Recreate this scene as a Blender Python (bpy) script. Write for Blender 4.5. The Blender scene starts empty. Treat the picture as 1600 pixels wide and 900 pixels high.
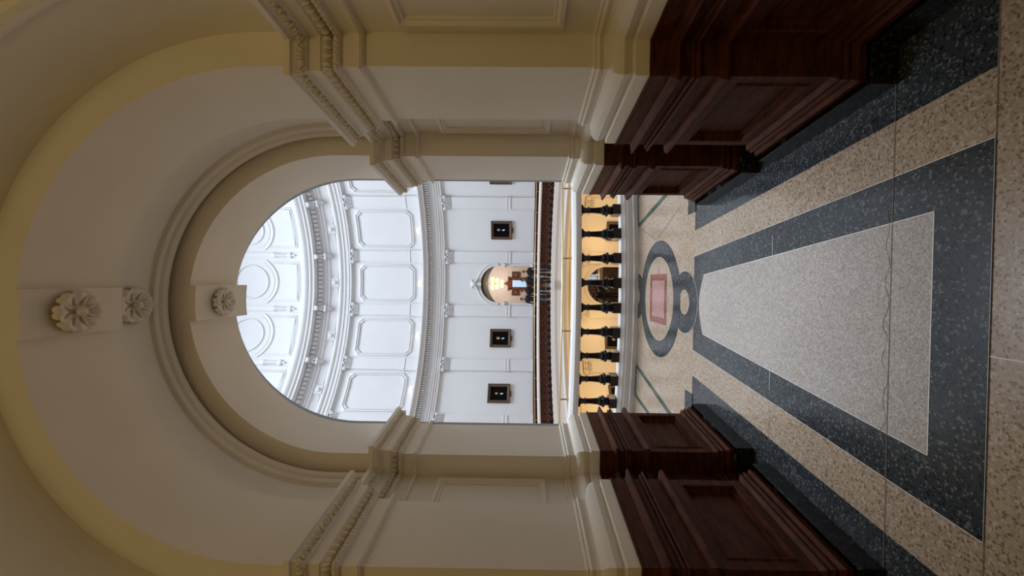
import bpy, bmesh, math, random
from mathutils import Vector, Matrix
random.seed(7)
SC = bpy.context.scene
COL = SC.collection
PI = math.pi
R_ = math.radians
TN = 0.107          # the passage walls run radially towards the rotunda centre
CY = 13.2           # distance of the rotunda centre in front of the camera
RW = 9.77           # rotunda wall radius
RO = 7.37           # radius of the open well
# ------------------------------------------------------------------ camera
F = 630.0
cam = bpy.data.cameras.new('camera')
co = bpy.data.objects.new('camera', cam); COL.objects.link(co)
cam.sensor_fit = 'HORIZONTAL'; cam.sensor_width = 36; cam.lens = 36*F/1600
cam.shift_x = -11.4/1600; cam.clip_start = 0.02; cam.clip_end = 200
R0 = Matrix(((0, 1, 0), (0, 0, -1), (-1, 0, 0)))      # the phone was held on its side
rot = Matrix.Rotation(10.7/F, 3, 'Z') @ Matrix.Rotation(R_(.6), 3, 'X') @ R0 @ Matrix.Rotation(.011, 3, 'Z')
EX = 0.19
co.matrix_world = Matrix.Translation((EX, 0, 1.6)) @ rot.to_4x4()
SC.camera = co
# ------------------------------------------------------------------ world, light, exposure
w = bpy.data.worlds.new('world'); SC.world = w; w.use_nodes = True
w.node_tree.nodes['Background'].inputs[0].default_value = (.62, .78, 1, 1)
w.node_tree.nodes['Background'].inputs[1].default_value = .3
SC.view_settings.view_transform = 'Standard'; SC.view_settings.look = 'None'
SC.view_settings.gamma = 1; SC.view_settings.use_curve_mapping = False
SC.view_settings.exposure = 0.42
def area(name, loc, rotv, size, power, color, shape='DISK', sy=None):
    l = bpy.data.lights.new(name, 'AREA'); l.shape = shape; l.size = size
    if sy: l.size_y = sy
    l.energy = power; l.color = color
    o = bpy.data.objects.new(name, l); COL.objects.link(o); o.location = loc; o.rotation_euler = rotv; return o
def point(name, loc, power, color, rad=.25):
    l = bpy.data.lights.new(name, 'POINT'); l.energy = power; l.color = color; l.shadow_soft_size = rad
    o = bpy.data.objects.new(name, l); COL.objects.link(o); o.location = loc; return o
sky = area('dome_skylight', (0, CY, 24.5), (0, 0, 0), 11, 2550, (.74, .86, 1.0)); sky.data.spread = R_(115)
for sx in (-1, 1):
    point('hall_lamp', (sx*.8, -.9, 3.75), 14, (1.0, .77, .33), .3)
point('far_hall_lamp', (0, CY+18.2, 3.6), 85, (1, .86, .74), .3)
for a in (-66, -38, -14, 14, 38, 66):
    point('lower_gallery_lamp', (8.0*math.sin(R_(a)), CY+8.0*math.cos(R_(a)), -2.6), 50, (1, .72, .40), .25)
point('stair_lamp', (0.6, CY+14.5, -2.6), 60, (1, .8, .6), .25)

# ------------------------------------------------------------------ materials
def new_mat(name):
    m = bpy.data.materials.new(name); m.use_nodes = True
    return m, m.node_tree, m.node_tree.nodes['Principled BSDF']
def simple(name, col, rough=.6, metal=0, emit=None, es=0, var=0.0, scale=6, bump=0.0, bscale=60):
    m, nt, b = new_mat(name)
    b.inputs['Base Color'].default_value = (*col, 1); b.inputs['Roughness'].default_value = rough
    b.inputs['Metallic'].default_value = metal
    tc = nt.nodes.new('ShaderNodeTexCoord')
    if var > 0:
        n = nt.nodes.new('ShaderNodeTexNoise'); n.inputs['Scale'].default_value = scale; n.inputs['Detail'].default_value = 5
        r = nt.nodes.new('ShaderNodeValToRGB')
        r.color_ramp.elements[0].position = .3; r.color_ramp.elements[1].position = .7
        r.color_ramp.elements[0].color = tuple(max(0, c*(1-var)) for c in col)+(1,)
        r.color_ramp.elements[1].color = tuple(min(1, c*(1+var)) for c in col)+(1,)
        nt.links.new(tc.outputs['Object'], n.inputs['Vector']); nt.links.new(n.outputs['Fac'], r.inputs[0])
        nt.links.new(r.outputs[0], b.inputs['Base Color'])
    if bump > 0:
        n = nt.nodes.new('ShaderNodeTexNoise'); n.inputs['Scale'].default_value = bscale
        bp = nt.nodes.new('ShaderNodeBump'); bp.inputs['Strength'].default_value = bump; bp.inputs['Distance'].default_value = .004
        nt.links.new(tc.outputs['Object'], n.inputs['Vector']); nt.links.new(n.outputs['Fac'], bp.inputs['Height'])
        nt.links.new(bp.outputs[0], b.inputs['Normal'])
    if emit:
        b.inputs['Emission Color'].default_value = (*emit, 1); b.inputs['Emission Strength'].default_value = es
    return m
def terrazzo(name, base, dark, light, rough=.22, scale=100, spec=.5):
    m, nt, b = new_mat(name); L = nt.links.new
    tc = nt.nodes.new('ShaderNodeTexCoord')
    nz = nt.nodes.new('ShaderNodeTexNoise'); nz.inputs['Scale'].default_value = 1.3; nz.inputs['Detail'].default_value = 3
    L(tc.outputs['Object'], nz.inputs['Vector'])
    v = nt.nodes.new('ShaderNodeTexVoronoi'); v.inputs['Scale'].default_value = scale; v.inputs['Randomness'].default_value = 1
    wn = nt.nodes.new('ShaderNodeTexNoise'); wn.inputs['Scale'].default_value = scale*1.5; wn.inputs['Detail'].default_value = 1
    L(tc.outputs['Object'], wn.inputs['Vector'])
    vm = nt.nodes.new('ShaderNodeVectorMath'); vm.operation = 'MULTIPLY_ADD'; vm.inputs[1].default_value = (.9/scale,)*3
    L(wn.outputs['Color'], vm.inputs[0]); L(tc.outputs['Object'], vm.inputs[2]); L(vm.outputs[0], v.inputs['Vector'])
    sp = nt.nodes.new('ShaderNodeSeparateColor'); L(v.outputs['Color'], sp.inputs[0])
    r = nt.nodes.new('ShaderNodeValToRGB'); r.color_ramp.interpolation = 'CONSTANT'
    e = r.color_ramp.elements; e[0].position = 0; e[0].color = (*dark, 1); e[1].position = .20; e[1].color = (*base, 1)
    e2 = e.new(.83); e2.color = (*light, 1)
    e3 = e.new(.5); e3.color = tuple(c*.80 for c in base)+(1,)
    L(sp.outputs[0], r.inputs[0])
    # chips only near cell centres, cement between
    lt = nt.nodes.new('ShaderNodeMath'); lt.operation = 'LESS_THAN'; lt.inputs[1].default_value = .58
    L(v.outputs['Distance'], lt.inputs[0])
    mx = nt.nodes.new('ShaderNodeMix'); mx.data_type = 'RGBA'
    mx.inputs[6].default_value = (*base, 1); L(lt.outputs[0], mx.inputs[0]); L(r.outputs[0], mx.inputs[7])
    m2 = nt.nodes.new('ShaderNodeMix'); m2.data_type = 'RGBA'; m2.blend_type = 'MULTIPLY'; m2.inputs[0].default_value = .25
    L(mx.outputs[2], m2.inputs[6]); L(nz.outputs['Fac'], m2.inputs[7])
    L(m2.outputs[2], b.inputs['Base Color'])
    b.inputs['Roughness'].default_value = rough; b.inputs['Specular IOR Level'].default_value = spec
    return m
def wood(name, c1, c2, rough=.46):
    m, nt, b = new_mat(name); L = nt.links.new
    tc = nt.nodes.new('ShaderNodeTexCoord'); mp = nt.nodes.new('ShaderNodeMapping'); mp.inputs['Scale'].default_value = (3, 3, 14)
    n = nt.nodes.new('ShaderNodeTexNoise'); n.inputs['Scale'].default_value = 3; n.inputs['Detail'].default_value = 6; n.inputs['Distortion'].default_value = .6
    r = nt.nodes.new('ShaderNodeValToRGB'); r.color_ramp.elements[0].color = (*c1, 1); r.color_ramp.elements[1].color = (*c2, 1)
    r.color_ramp.elements[0].position = .3; r.color_ramp.elements[1].position = .72
    L(tc.outputs['Object'], mp.inputs[0]); L(mp.outputs[0], n.inputs['Vector']); L(n.outputs['Fac'], r.inputs[0]); L(r.outputs[0], b.inputs['Base Color'])
    b.inputs['Roughness'].default_value = rough; b.inputs['Specular IOR Level'].default_value = .12
    return m
PL = simple('cream_plaster', (.84, .77, .665), .62, var=.03, scale=2, bump=.12, bscale=140)
PO = simple('cream_ornament_plaster', (.80, .72, .61), .6, bump=.3, bscale=90)
WH = simple('white_painted_plaster', (.69, .675, .67), .55, var=.015, scale=1)
WT = simple('white_gloss_trim', (.80, .77, .74), .4)
WD = wood('dark_red_oak', (.045, .013, .006), (.125, .037, .017))
BK = terrazzo('black_terrazzo', (.013, .013, .015), (.005, .005, .005), (.07, .07, .075), .25)
TC = terrazzo('cream_terrazzo', (.50, .375, .265), (.26, .165, .10), (.60, .49, .38), .2)
TW = terrazzo('pale_terrazzo', (.54, .46, .405), (.38, .29, .24), (.64, .59, .55), .22, 125)
TB = terrazzo('blue_grey_terrazzo', (.046, .052, .058), (.018, .02, .022), (.15, .16, .15), .18)
TR = terrazzo('red_terrazzo', (.30, .085, .06), (.2, .05, .035), (.4, .16, .12), .25)
TP = terrazzo('pink_terrazzo', (.50, .27, .24), (.38, .2, .17), (.62, .38, .35), .25)
TG = terrazzo('green_terrazzo', (.05, .10, .07), (.02, .04, .03), (.15, .22, .17), .24)
BR = simple('pale_divider_strip', (.75, .72, .66), .35)
DJ = simple('dark_joint', (.18, .13, .10), .6)
IR = simple('black_enamel', (.008, .008, .009), .22)
BS = simple('polished_brass', (.75, .58, .30), .28, 1)
FR = simple('bronze_frame', (.10, .055, .03), .45, .3, var=.25, scale=30)
FI = simple('worn_gilt', (.13, .085, .055), .5, .3, var=.3, scale=40)
CV = simple('dark_canvas', (.004, .004, .004), .9); CV.node_tree.nodes['Principled BSDF'].inputs['Specular IOR Level'].default_value = .05
SK = simple('skin', (.42, .24, .17), .6)
CO = simple('white_collar', (.7, .7, .68), .6)
CLD = simple('black_cloth', (.008, .008, .010), .8)
CLN = simple('charcoal_cloth', (.018, .018, .022), .8)
HR = simple('dark_hair', (.012, .008, .006), .6)
GL = simple('sconce_glass', (1, .9, .75), .4, emit=(1, .78, .46), es=1.6)
GC = simple('globe_glass', (1, .85, .5), .4, emit=(1, .76, .36), es=1.6)
DV = simple('shaded_brown_vault', (.012, .007, .005), .8)  # unlit look of the far vault is put into this colour
PK = simple('rosy_white_plaster', (.80, .74, .70), .6)
RD = wood('red_oak_door', (.14, .045, .025), (.26, .09, .05))
SG = simple('bluish_daylit_glass', (.3, .45, .6), .1, emit=(.35, .52, .70), es=.75)
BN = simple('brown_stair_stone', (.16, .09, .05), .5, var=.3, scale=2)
YL = simple('warm_cream_paint', (.78, .66, .46), .55)
PB = simple('pewter_gloss', (.35, .33, .30), .35)

# ------------------------------------------------------------------ helpers
def link(name, bm, mat, parent=None, smooth=None, recalc=True):
    if recalc: bmesh.ops.recalc_face_normals(bm, faces=bm.faces)
    me = bpy.data.meshes.new(name); bm.to_mesh(me); bm.free()
    for m in (mat if isinstance(mat, (list, tuple)) else [mat]): me.materials.append(m)
    o = bpy.data.objects.new(name, me); COL.objects.link(o)
    if smooth is not None:
        me.polygons.foreach_set('use_smooth', [True]*len(me.polygons))
        me.set_sharp_from_angle(angle=R_(smooth))
    if parent: o.parent = parent
    return o
def tag(o, label=None, cat=None, group=None, kind=None):
    if label: o['label'] = label
    if cat: o['category'] = cat
    if group: o['group'] = group
    if kind: o['kind'] = kind
    return o
def empty(name, loc=(0, 0, 0), rz=0):
    o = bpy.data.objects.new(name, None); COL.objects.link(o); o.location = loc; o.rotation_euler = (0, 0, rz); o.empty_display_size = .1
    return o
def copy_tree(o, parent=None):
    c = o.copy(); COL.objects.link(c)
    if parent: c.parent = parent
    for ch in list(o.children): copy_tree(ch, c)
    return c
def box(bm, x0, x1, y0, y1, z0, z1, mi=0, M=None):
    vs = [bm.verts.new(Vector(p) if M is None else M @ Vector(p)) for p in
          ((x0, y0, z0), (x1, y0, z0), (x1, y1, z0), (x0, y1, z0), (x0, y0, z1), (x1, y0, z1), (x1, y1, z1), (x0, y1, z1))]
    for f in ((0, 3, 2, 1), (4, 5, 6, 7), (0, 1, 5, 4), (1, 2, 6, 5), (2, 3, 7, 6), (3, 0, 4, 7)):
        bm.faces.new([vs[i] for i in f]).material_index = mi
def sph(bm, c, r, u=10, v=6, M=None, mi=0):
    """ellipsoid: r a 3-tuple"""
    T = Matrix.Translation(c) @ (M.to_4x4() if M else Matrix.Identity(4)) @ Matrix.Diagonal((*r, 1))
    d = bmesh.ops.create_uvsphere(bm, u_segments=u, v_segments=v, radius=1, matrix=T)
    if mi:
        for vv in d['verts']:
            for f in vv.link_faces: f.material_index = mi
def grid(bm, rows, closed=False, mi=0):
    V = [[bm.verts.new(p) for p in r] for r in rows]
    for a, b in zip(V, V[1:]):
        n = len(a)
        for i in range(n if closed else n-1):
            j = (i+1) % n
            bm.faces.new((a[i], a[j], b[j], b[i])).material_index = mi
    return V
def lathe(bm, prof, c=(0, 0, 0), seg=16, mi=0):
    rows = [[(c[0]+r*math.cos(2*PI*k/seg), c[1]+r*math.sin(2*PI*k/seg), c[2]+z) for k in range(seg)] for r, z in prof]
    grid(bm, rows, True, mi)
def ring(bm, prof, a0=-180, a1=180, step=2.5, mi=0):
    """profile (radius, z) turned about the rotunda axis; angle 0 is the far side"""
    n = max(1, round((a1-a0)/step))
    rows = []
    for r, z in prof:
        rows.append([(r*math.sin(R_(a0+(a1-a0)*k/n)), CY+r*math.cos(R_(a0+(a1-a0)*k/n)), z) for k in range(n+1)])
    grid(bm, rows, False, mi)
def polar(a, r, z=0): return Vector((r*math.sin(R_(a)), CY+r*math.cos(R_(a)), z))
def tube(bm, pts, r, seg=8, closed=False, mi=0):
    pts = [Vector(p) for p in pts]; n = len(pts); rows = []
    for i, p in enumerate(pts):
        a = pts[(i-1) % n] if closed or i > 0 else p; b = pts[(i+1) % n] if closed or i < n-1 else p
        t = (b-a).normalized(); up = Vector((0, 0, 1)) if abs(t.z) < .9 else Vector((1, 0, 0))
        s = t.cross(up).normalized(); u = s.cross(t)
        rows.append([p+r*(math.cos(2*PI*k/seg)*s+math.sin(2*PI*k/seg)*u) for k in range(seg)])
    if closed: rows.append(rows[0])
    grid(bm, rows, True, mi)
    if not closed:
        for rr in (rows[0], rows[-1]): bm.faces.new([bm.verts.new(p) for p in rr]).material_index = mi

# ---- passage geometry: T maps (x, radius, z) to the near or the far passage
def near(x, r, z): return Vector((x, CY-r, z))
def far(x, r, z): return Vector((x, CY+r, z))
SPR, CROWN = 2.68, 4.07
def hw(r): return r*TN
def gamma(r, off, z0=SPR, crown=CROWN, n=40):
    h = hw(r)+off; zc = crown-hw(r)
    pts = [(h, z0)]
    pts += [(h*math.cos(PI*k/n), zc+h*math.sin(PI*k/n)) for k in range(n+1)]
    pts.append((-h, z0))
    return pts
def vault(bm, T, strips, z0=SPR, crown=CROWN, mi=0, n=40):
    for (a, b) in strips:
        grid(bm, [[T(x, a[0], z) for x, z in gamma(*a, z0, crown, n)], [T(x, b[0], z) for x, z in gamma(*b, z0, crown, n)]], False, mi)
def steps_of(lst): return list(zip(lst, lst[1:]))
STEPS = [(9.77, 0), (10.25, 0), (10.25, .16), (10.78, .16), (10.78, 0), (11.27, 0), (11.27, .16), (11.95, .16)]
def arch_wall(bm, yf, T, half, zc, xmax, ztop, z0=0, n=40, mi=0):
    """wall with an arched opening; yf(x) gives the radius"""
    xs = [half*math.cos(PI*k/n) for k in range(n+1)]
    top = [T(x, yf(x), ztop) for x in xs]; low = [T(x, yf(x), zc+math.sqrt(max(0, half*half-x*x))) for x in xs]
    grid(bm, [top, low], False, mi)
    for s in (-1, 1):
        m = 6; cols = [s*(half+(xmax-half)*k/m) for k in range(m+1)]
        grid(bm, [[T(x, yf(x), ztop) for x in cols], [T(x, yf(x), z0) for x in cols]], False, mi)

def side_path(s, start=True):
    p = [(hw(9.77), 9.77), (hw(10.25), 10.25), (hw(10.25)+.16, 10.25), (hw(10.78)+.16, 10.78), (hw(10.78), 10.78), (hw(11.27), 11.27),
         (hw(11.27)+.16, 11.27), (hw(11.95)+.16, 11.95), (4.0, 11.95)]
    if start: p = [(1.19, math.sqrt(9.77**2-1.19**2)-.0)] + p
    return [Vector((s*x, r)) for x, r in p]
def offset_path(P, off, s):
    """mitred offset towards the passage (x,r plane); s = +1 right, -1 left"""
    out = []
    nrm = []
    for a, b in zip(P, P[1:]):
        t = (b-a).normalized(); nrm.append(Vector((-t.y, t.x))*s)
    for i, p in enumerate(P):
        n0 = nrm[max(0, i-1)]; n1 = nrm[min(i, len(nrm)-1)]
        m = n0+n1
        if m.length < 1e-6: out.append(p+n0*off); continue
        m.normalize(); out.append(p+m*(off/max(.3, m.dot(n0))))
    return out
def sweep(bm, P, prof, s, T, mi=0, skip=None):
    offs = [offset_path(P, o, s) for o, z in prof]
    for i in range(len(P)-1):
        rows = [[T(offs[k][i].x, offs[k][i].y, prof[k][1]), T(offs[k][i+1].x, offs[k][i+1].y, prof[k][1])] for k in range(len(prof))]
        V = [[bm.verts.new(p) for p in r] for r in rows]
        for k in range(len(prof)-1):
            if skip and skip(i, k): continue
            bm.faces.new((V[k][0], V[k][1], V[k+1][1], V[k+1][0])).material_index = mi

IMPOST = [(.0, 2.70), (.115, 2.69), (.115, 2.662), (.10, 2.655), (.07, 2.608), (.058, 2.605), (.058, 2.552), (.05, 2.548), (.022, 2.506),
          (.034, 2.503), (.04, 2.492), (.034, 2.480), (.008, 2.476), (.008, 2.398), (.024, 2.394), (.032, 2.383), (.024, 2.372), (0.0, 2.365)]
BASE = [(0, 1.285), (.014, 1.282), (.018, 1.275), (.014, 1.268), (.020, 1.264), (.028, 1.257), (.024, 1.248), (.016, 1.235), (.022, 1.215), (.045, 1.203),
        (.058, 1.200), (.062, 1.196), (.078, 1.180), (.086, 1.155), (.080, 1.13), (.066, 1.114), (.074, 1.110), (.095, 1.106), (.095, 1.044)]
WTOP = [(.0, 1.044), (.103, 1.044), (.103, 1.032), (.098, 1.026), (.098, .952), (.112, .944), (.136, .936), (.140, .926), (.132, .917), (.104, .900), (.098, .890), (.098, .866),
        (.112, .862), (.118, .853), (.112, .847), (.124, .843), (.130, .834), (.120, .826), (.104, .818), (.098, .812), (.098, .742),
        (.112, .738), (.130, .728), (.138, .713), (.130, .698), (.112, .688), (.098, .684)]
WBOT = [(.098, .235), (.110, .230), (.122, .222), (.124, .212), (.112, .206), (.126, .200), (.134, .188), (.128, .178), (.118, .172), (.134, .165), (.146, .150), (.140, .136), (.140, .118)]
ZP0, ZP1 = .684, .235
PLN = [(.165, .118), (.168, .112), (.168, .0)]

def panel(bm, a, b, z1, z0, s, T, m=.055, mz=.055, dep=.04, mi=0):
    """framed sunk panel filling the straight stretch a-b (x,r) between z0 and z1"""
    t = (b-a); L = t.length; t.normalize(); n = Vector((-t.y, t.x))*s
    def q(u, z, d): p = a+t*u+n*d; return T(p.x, p.y, z)
    def rect(u0, u1, za, zb, d): return [q(u0, za, d), q(u1, za, d), q(u1, zb, d), q(u0, zb, d)]
    if L < .3:
        bm.faces.new([bm.verts.new(p) for p in rect(0, L, z0, z1, 0)]).material_index = mi; return
    lad = [(0, 0, 0), (m, mz, 0), (m+.006, mz+.006, .008), (m+.014, mz+.014, .004), (m+.018, mz+.018, -dep*.5), (m+.03, mz+.03, -dep*.55), (m+.036, mz+.036, -dep), ]
    rings = [rect(u, L-u, z0+v, z1-v, d) for u, v, d in lad]
    V = [[bm.verts.new(p) for p in r] for r in rings]
    for A, B in zip(V, V[1:]):
        for i in range(4): bm.faces.new((A[i], A[(i+1) % 4], B[(i+1) % 4], B[i])).material_index = mi
    bm.faces.new(V[-1]).material_index = mi

def recess_frame(bm, a, b, z0, z1, s, T, m=.07):
    t = (b-a); L = t.length; t.normalize(); n = Vector((-t.y, t.x))*s
    def q(u, z, d): p = a+t*u+n*d; return T(p.x, p.y, z)
    lad = [(m, 0), (m, .022), (m+.022, .026), (m+.034, .010), (m+.045, .012), (m+.05, 0)]
    rings = [[q(u, z0+u-m, d), q(L-u, z0+u-m, d), q(L-u, z1-u+m, d), q(u, z1-u+m, d)] for u, d in lad]
    V = [[bm.verts.new(p) for p in r] for r in rings]
    for A, B in zip(V, V[1:]):
        for i in range(4): bm.faces.new((A[i], A[(i+1) % 4], B[(i+1) % 4], B[i]))

# ------------------------------------------------------------------ passages (near one surrounds the camera, far one is opposite)
def passage(T, is_near):
    pre = '' if is_near else 'far_'
    for s, nm in ((1, 'right'), (-1, 'left')):
        P = side_path(s, True) if is_near else side_path(s, True)[:8]+[Vector((s*(hw(16.7)+.16), 16.7))]
        Pw = P[1:]
        bm = bmesh.new(); sweep(bm, Pw, [(0, 2.72), (0, 0)], s, T)
        wall = link('wall_'+pre+nm+'_passage', bm, PL if is_near else PK); tag(wall, kind='structure')
        bm = bmesh.new(); sweep(bm, P, IMPOST, s, T)
        imp = link('trim_'+pre+nm+'_impost', bm, PL if is_near else PK, smooth=28); tag(imp, kind='structure')
        if is_near:
            # egg and dart, and leaf band, carved along the impost
            eb = bmesh.new()
            EO = offset_path(P, .040, s); LO = offset_path(P, .088, s); BO = offset_path(P, .036, s)
            for line, zc, sp, kind in ((EO, 2.529, .043, 'egg'), (LO, 2.632, .021, 'leaf'), (BO, 2.4915, .026, 'bead')):
                for a, b in zip(line[:-1], line[1:]):
                    L = (b-a).length; t = (b-a).normalized(); n = Vector((-t.y, t.x))*s
                    if (a.y+b.y)/2 > 11.9 and L > 1.6: L = 1.6
                    k = max(1, round(L/sp)); ang = math.atan2(T(t.x, 0, 0).x*1.0, 1)
                    w0 = T(a.x, a.y, 0); w1 = T(b.x, b.y, 0); d3 = (w1-w0).normalized()
                    Mz = Matrix((( d3.x, -d3.y, 0), (d3.y, d3.x, 0), (0, 0, 1)))
                    for i in range(k):
                        c = a+t*(L*(i+.5)/k)
                        if kind == 'egg':
                            sph(eb, T(c.x, c.y, zc), (.0125, .017, .021), 8, 6, Mz)
                            c2 = a+t*(L*i/k); sph(eb, T(c2.x, c2.y, zc), (.0035, .014, .022), 6, 4, Mz)
                        elif kind == 'leaf':
                            j = (-1)**i
                            Ml = Mz @ Matrix.Rotation(random.uniform(-.7, .7), 3, 'Y')
                            sph(eb, T(c.x, c.y, zc+random.uniform(-.006, .006)), (.0075, random.uniform(.008, .014), random.uniform(.013, .021)), 6, 4, Ml)
                            c2 = a+t*(L*(i+.1)/k); sph(eb, T(c2.x, c2.y, zc-.014*j), (.006, .013, .006), 5, 3, Mz)
                        else:
                            sph(eb, T(c.x, c.y, zc), (.011, .010, .011), 6, 4, Mz)
            link('carved_ornament', eb, PO, imp, smooth=80, recalc=False)
        bm = bmesh.new(); sweep(bm, P, BASE, s, T)
        tag(link('trim_'+pre+nm+'_plaster_base', bm, PL if is_near else PK, smooth=28), kind='structure')
        # wainscot
        e = empty('wood_wainscot', T(s*1.2, 10.5, 0))
        inv = Matrix.Translation(-Vector(e.location))
        bm = bmesh.new(); sweep(bm, P, WTOP, s, T); bm.transform(inv); link('moulded_cap', bm, WD, e, smooth=28)
        bm = bmesh.new(); sweep(bm, P, WBOT, s, T); bm.transform(inv); link('moulded_foot', bm, WD, e, smooth=28)
        O = offset_path(P, .098, s)
        for a, b in zip(O, O[1:]):
            bm = bmesh.new()
            if (b-a).length > 2:
                for k in range(4): panel(bm, a.lerp(b, k/4), a.lerp(b, (k+1)/4), ZP0, ZP1, s, T)
            else: panel(bm, a, b, ZP0, ZP1, s, T)
            bm.transform(inv); link('sunk_panel', bm, WD, e)
        lab = {('near', 'right'): 'dark red oak wainscot of the near passage, at the top edge of the sideways photo',
               ('near', 'left'): 'dark red oak wainscot of the near passage, at the bottom edge of the sideways photo',
               ('far', 'right'): 'small oak wainscot on the distant arch jamb nearer the top of the photo',
               ('far', 'left'): 'small oak wainscot on the distant arch jamb nearer the bottom of the photo'}[('near' if is_near else 'far', nm)]
        tag(e, lab, 'wainscot')
        bm = bmesh.new(); sweep(bm, P, PLN, s, T)
        tag(link('baseboard_'+pre+nm, bm, BK), kind='structure')
        if is_near:
            bm = bmesh.new()
            Q = offset_path(P, 0, s)
            for i in (4-1, 8-1):
                recess_frame(bm, Q[i], Q[i+1], 1.43, 2.20, s, T, .055)
            tag(link('trim_%s_recess_frame' % nm, bm, PL), kind='structure')
    bm = bmesh.new()
    if is_near:
        vault(bm, T, steps_of(STEPS))
        o = link('ceiling_vault', bm, PL, smooth=30)
    else:
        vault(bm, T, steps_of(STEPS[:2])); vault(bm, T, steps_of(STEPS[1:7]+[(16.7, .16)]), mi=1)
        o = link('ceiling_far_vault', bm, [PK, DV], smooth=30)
    tag(o, kind='structure')
    if is_near:
        bm = bmesh.new()
        for r0 in (10.26, 11.63):
            pf = [(r0, .16), (r0+.0, .145), (r0+.02, .14), (r0+.035, .115), (r0+.06, .105), (r0+.085, .112), (r0+.10, .13), (r0+.115, .128), (r0+.13, .135), (r0+.14, .16)]
            vault(bm, T, steps_of(pf), z0=2.69)
        tag(link('trim_archivolt', bm, PL, smooth=35), kind='structure')
passage(near, True)
passage(far, False)

# hall behind the camera (closes the light in)
bm = bmesh.new()
hh = hw(11.95)+.16
arch_wall(bm, lambda x: 11.95, near, hh, CROWN-hw(11.95), 4.0, 5.2, SPR)
for s in (-1, 1): grid(bm, [[near(s*4, 11.95, 5.2), near(s*4, 11.95, 0)], [near(s*4, 18.5, 5.2), near(s*4, 18.5, 0)]])
grid(bm, [[near(-4, 18.5, 5.2), near(-4, 18.5, 0)], [near(4, 18.5, 5.2), near(4, 18.5, 0)]])
tag(link('wall_hall', bm, PL), kind='structure')
bm = bmesh.new(); grid(bm, [[near(-4, 11.95, 5.2), near(-4, 18.5, 5.2)], [near(4, 11.95, 5.2), near(4, 18.5, 5.2)]])
tag(link('ceiling_hall', bm, PL), kind='structure')

# keystones
def keystone(bm, T, r0, r1, w, off, drop):
    n = 6
    zt = CROWN+off
    top = []
    for sx in (-1, 1):
        pass
    z = zt-drop
    h0 = hw(r0)+off
    zz = lambda x, r: CROWN-hw(r)+math.sqrt((hw(r)+off)**2-x*x)
    for (ra, rb) in ((r0, r1),):
        xs = [-w/2+w*k/n for k in range(n+1)]
        lowr = [[T(x, r, zz(x, r)-drop) for x in xs] for r in (ra, rb)]
        upr = [[T(x, r, zz(x, r)+.05) for x in xs] for r in (ra, rb)]
        grid(bm, lowr); grid(bm, [lowr[0], upr[0]]); grid(bm, [lowr[1], upr[1]])
        for i in (0, -1): grid(bm, [[lowr[0][i], lowr[1][i]], [upr[0][i], upr[1][i]]])
bm = bmesh.new(); keystone(bm, near, 9.70, 10.249, .262, 0, .045)
tag(link('trim_inner_keystone', bm, PL), kind='structure')
bm = bmesh.new(); keystone(bm, near, 10.775, 11.275, .25, 0, .028)
tag(link('trim_outer_keystone', bm, PL), kind='structure')

def rosette(loc, R, label):
    e = empty('ceiling_rosette', loc)
    tag(e, label, 'ceiling rosette', 'plaster rosettes on the vault crown')
    n = 8
    bm = bmesh.new(); lathe(bm, [(R*.6, 0), (R*.58, -.02), (R*.45, -.03), (R*.25, -.02), (.001, -.02)], seg=24)
    link('backing', bm, PO, e, smooth=50)
    for k in range(n):
        b = bmesh.new(); a = 2*PI*k/n
        rows = []
        # a lobed leaf: curls down then flips outward
        for i in range(9):
            u = i/8; rr = R*(.22+.80*math.sin(u*1.5)); z = -(.012+R*.42*math.sin(u*PI*.62))+ (u**4)*R*.30
            row = []
            for j in range(9):
                v = -1+j/4; wd = R*.37*(.40+.75*math.sin(PI*min(1, u*.78+.08)))*(1+.16*math.cos(u*20))
                ridge = R*.07*math.cos(v*2*PI)*(.3+.7*u)
                row.append((rr-abs(v)*R*.05*u, v*wd*.92, z-ridge*.8+abs(v)**2*R*.08))
            rows.append(row)
        grid(b, rows); b.transform(Matrix.Rotation(a, 4, 'Z'))
        pt = link('petal', b, PO, e, smooth=70)
    for k in range(n):
        b = bmesh.new(); a = 2*PI*(k+.5)/n
        sph(b, (R*.50, 0, -R*.30), (R*.24, R*.07, R*.09), 8, 6, Matrix.Rotation(.3, 3, 'Y'))
        b.transform(Matrix.Rotation(a, 4, 'Z')); link('inner_petal', b, PO, e, smooth=80)
    bm = bmesh.new(); sph(bm, (0, 0, -R*.42), (R*.22, R*.22, R*.22), 14, 10)
    link('bud', bm, PO, e, smooth=80)
rosette((0, CY-11.04, CROWN-.028), .115, 'large plaster rosette on the keystone of the outer arch, nearest the camera')
rosette((0, CY-10.53, CROWN+.16), .122, 'plaster rosette hanging in the recess between the two arches')
rosette((0, CY-9.99, CROWN-.045), .108, 'smallest plaster rosette on the keystone of the inner arch beside the bright rotunda')

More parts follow.
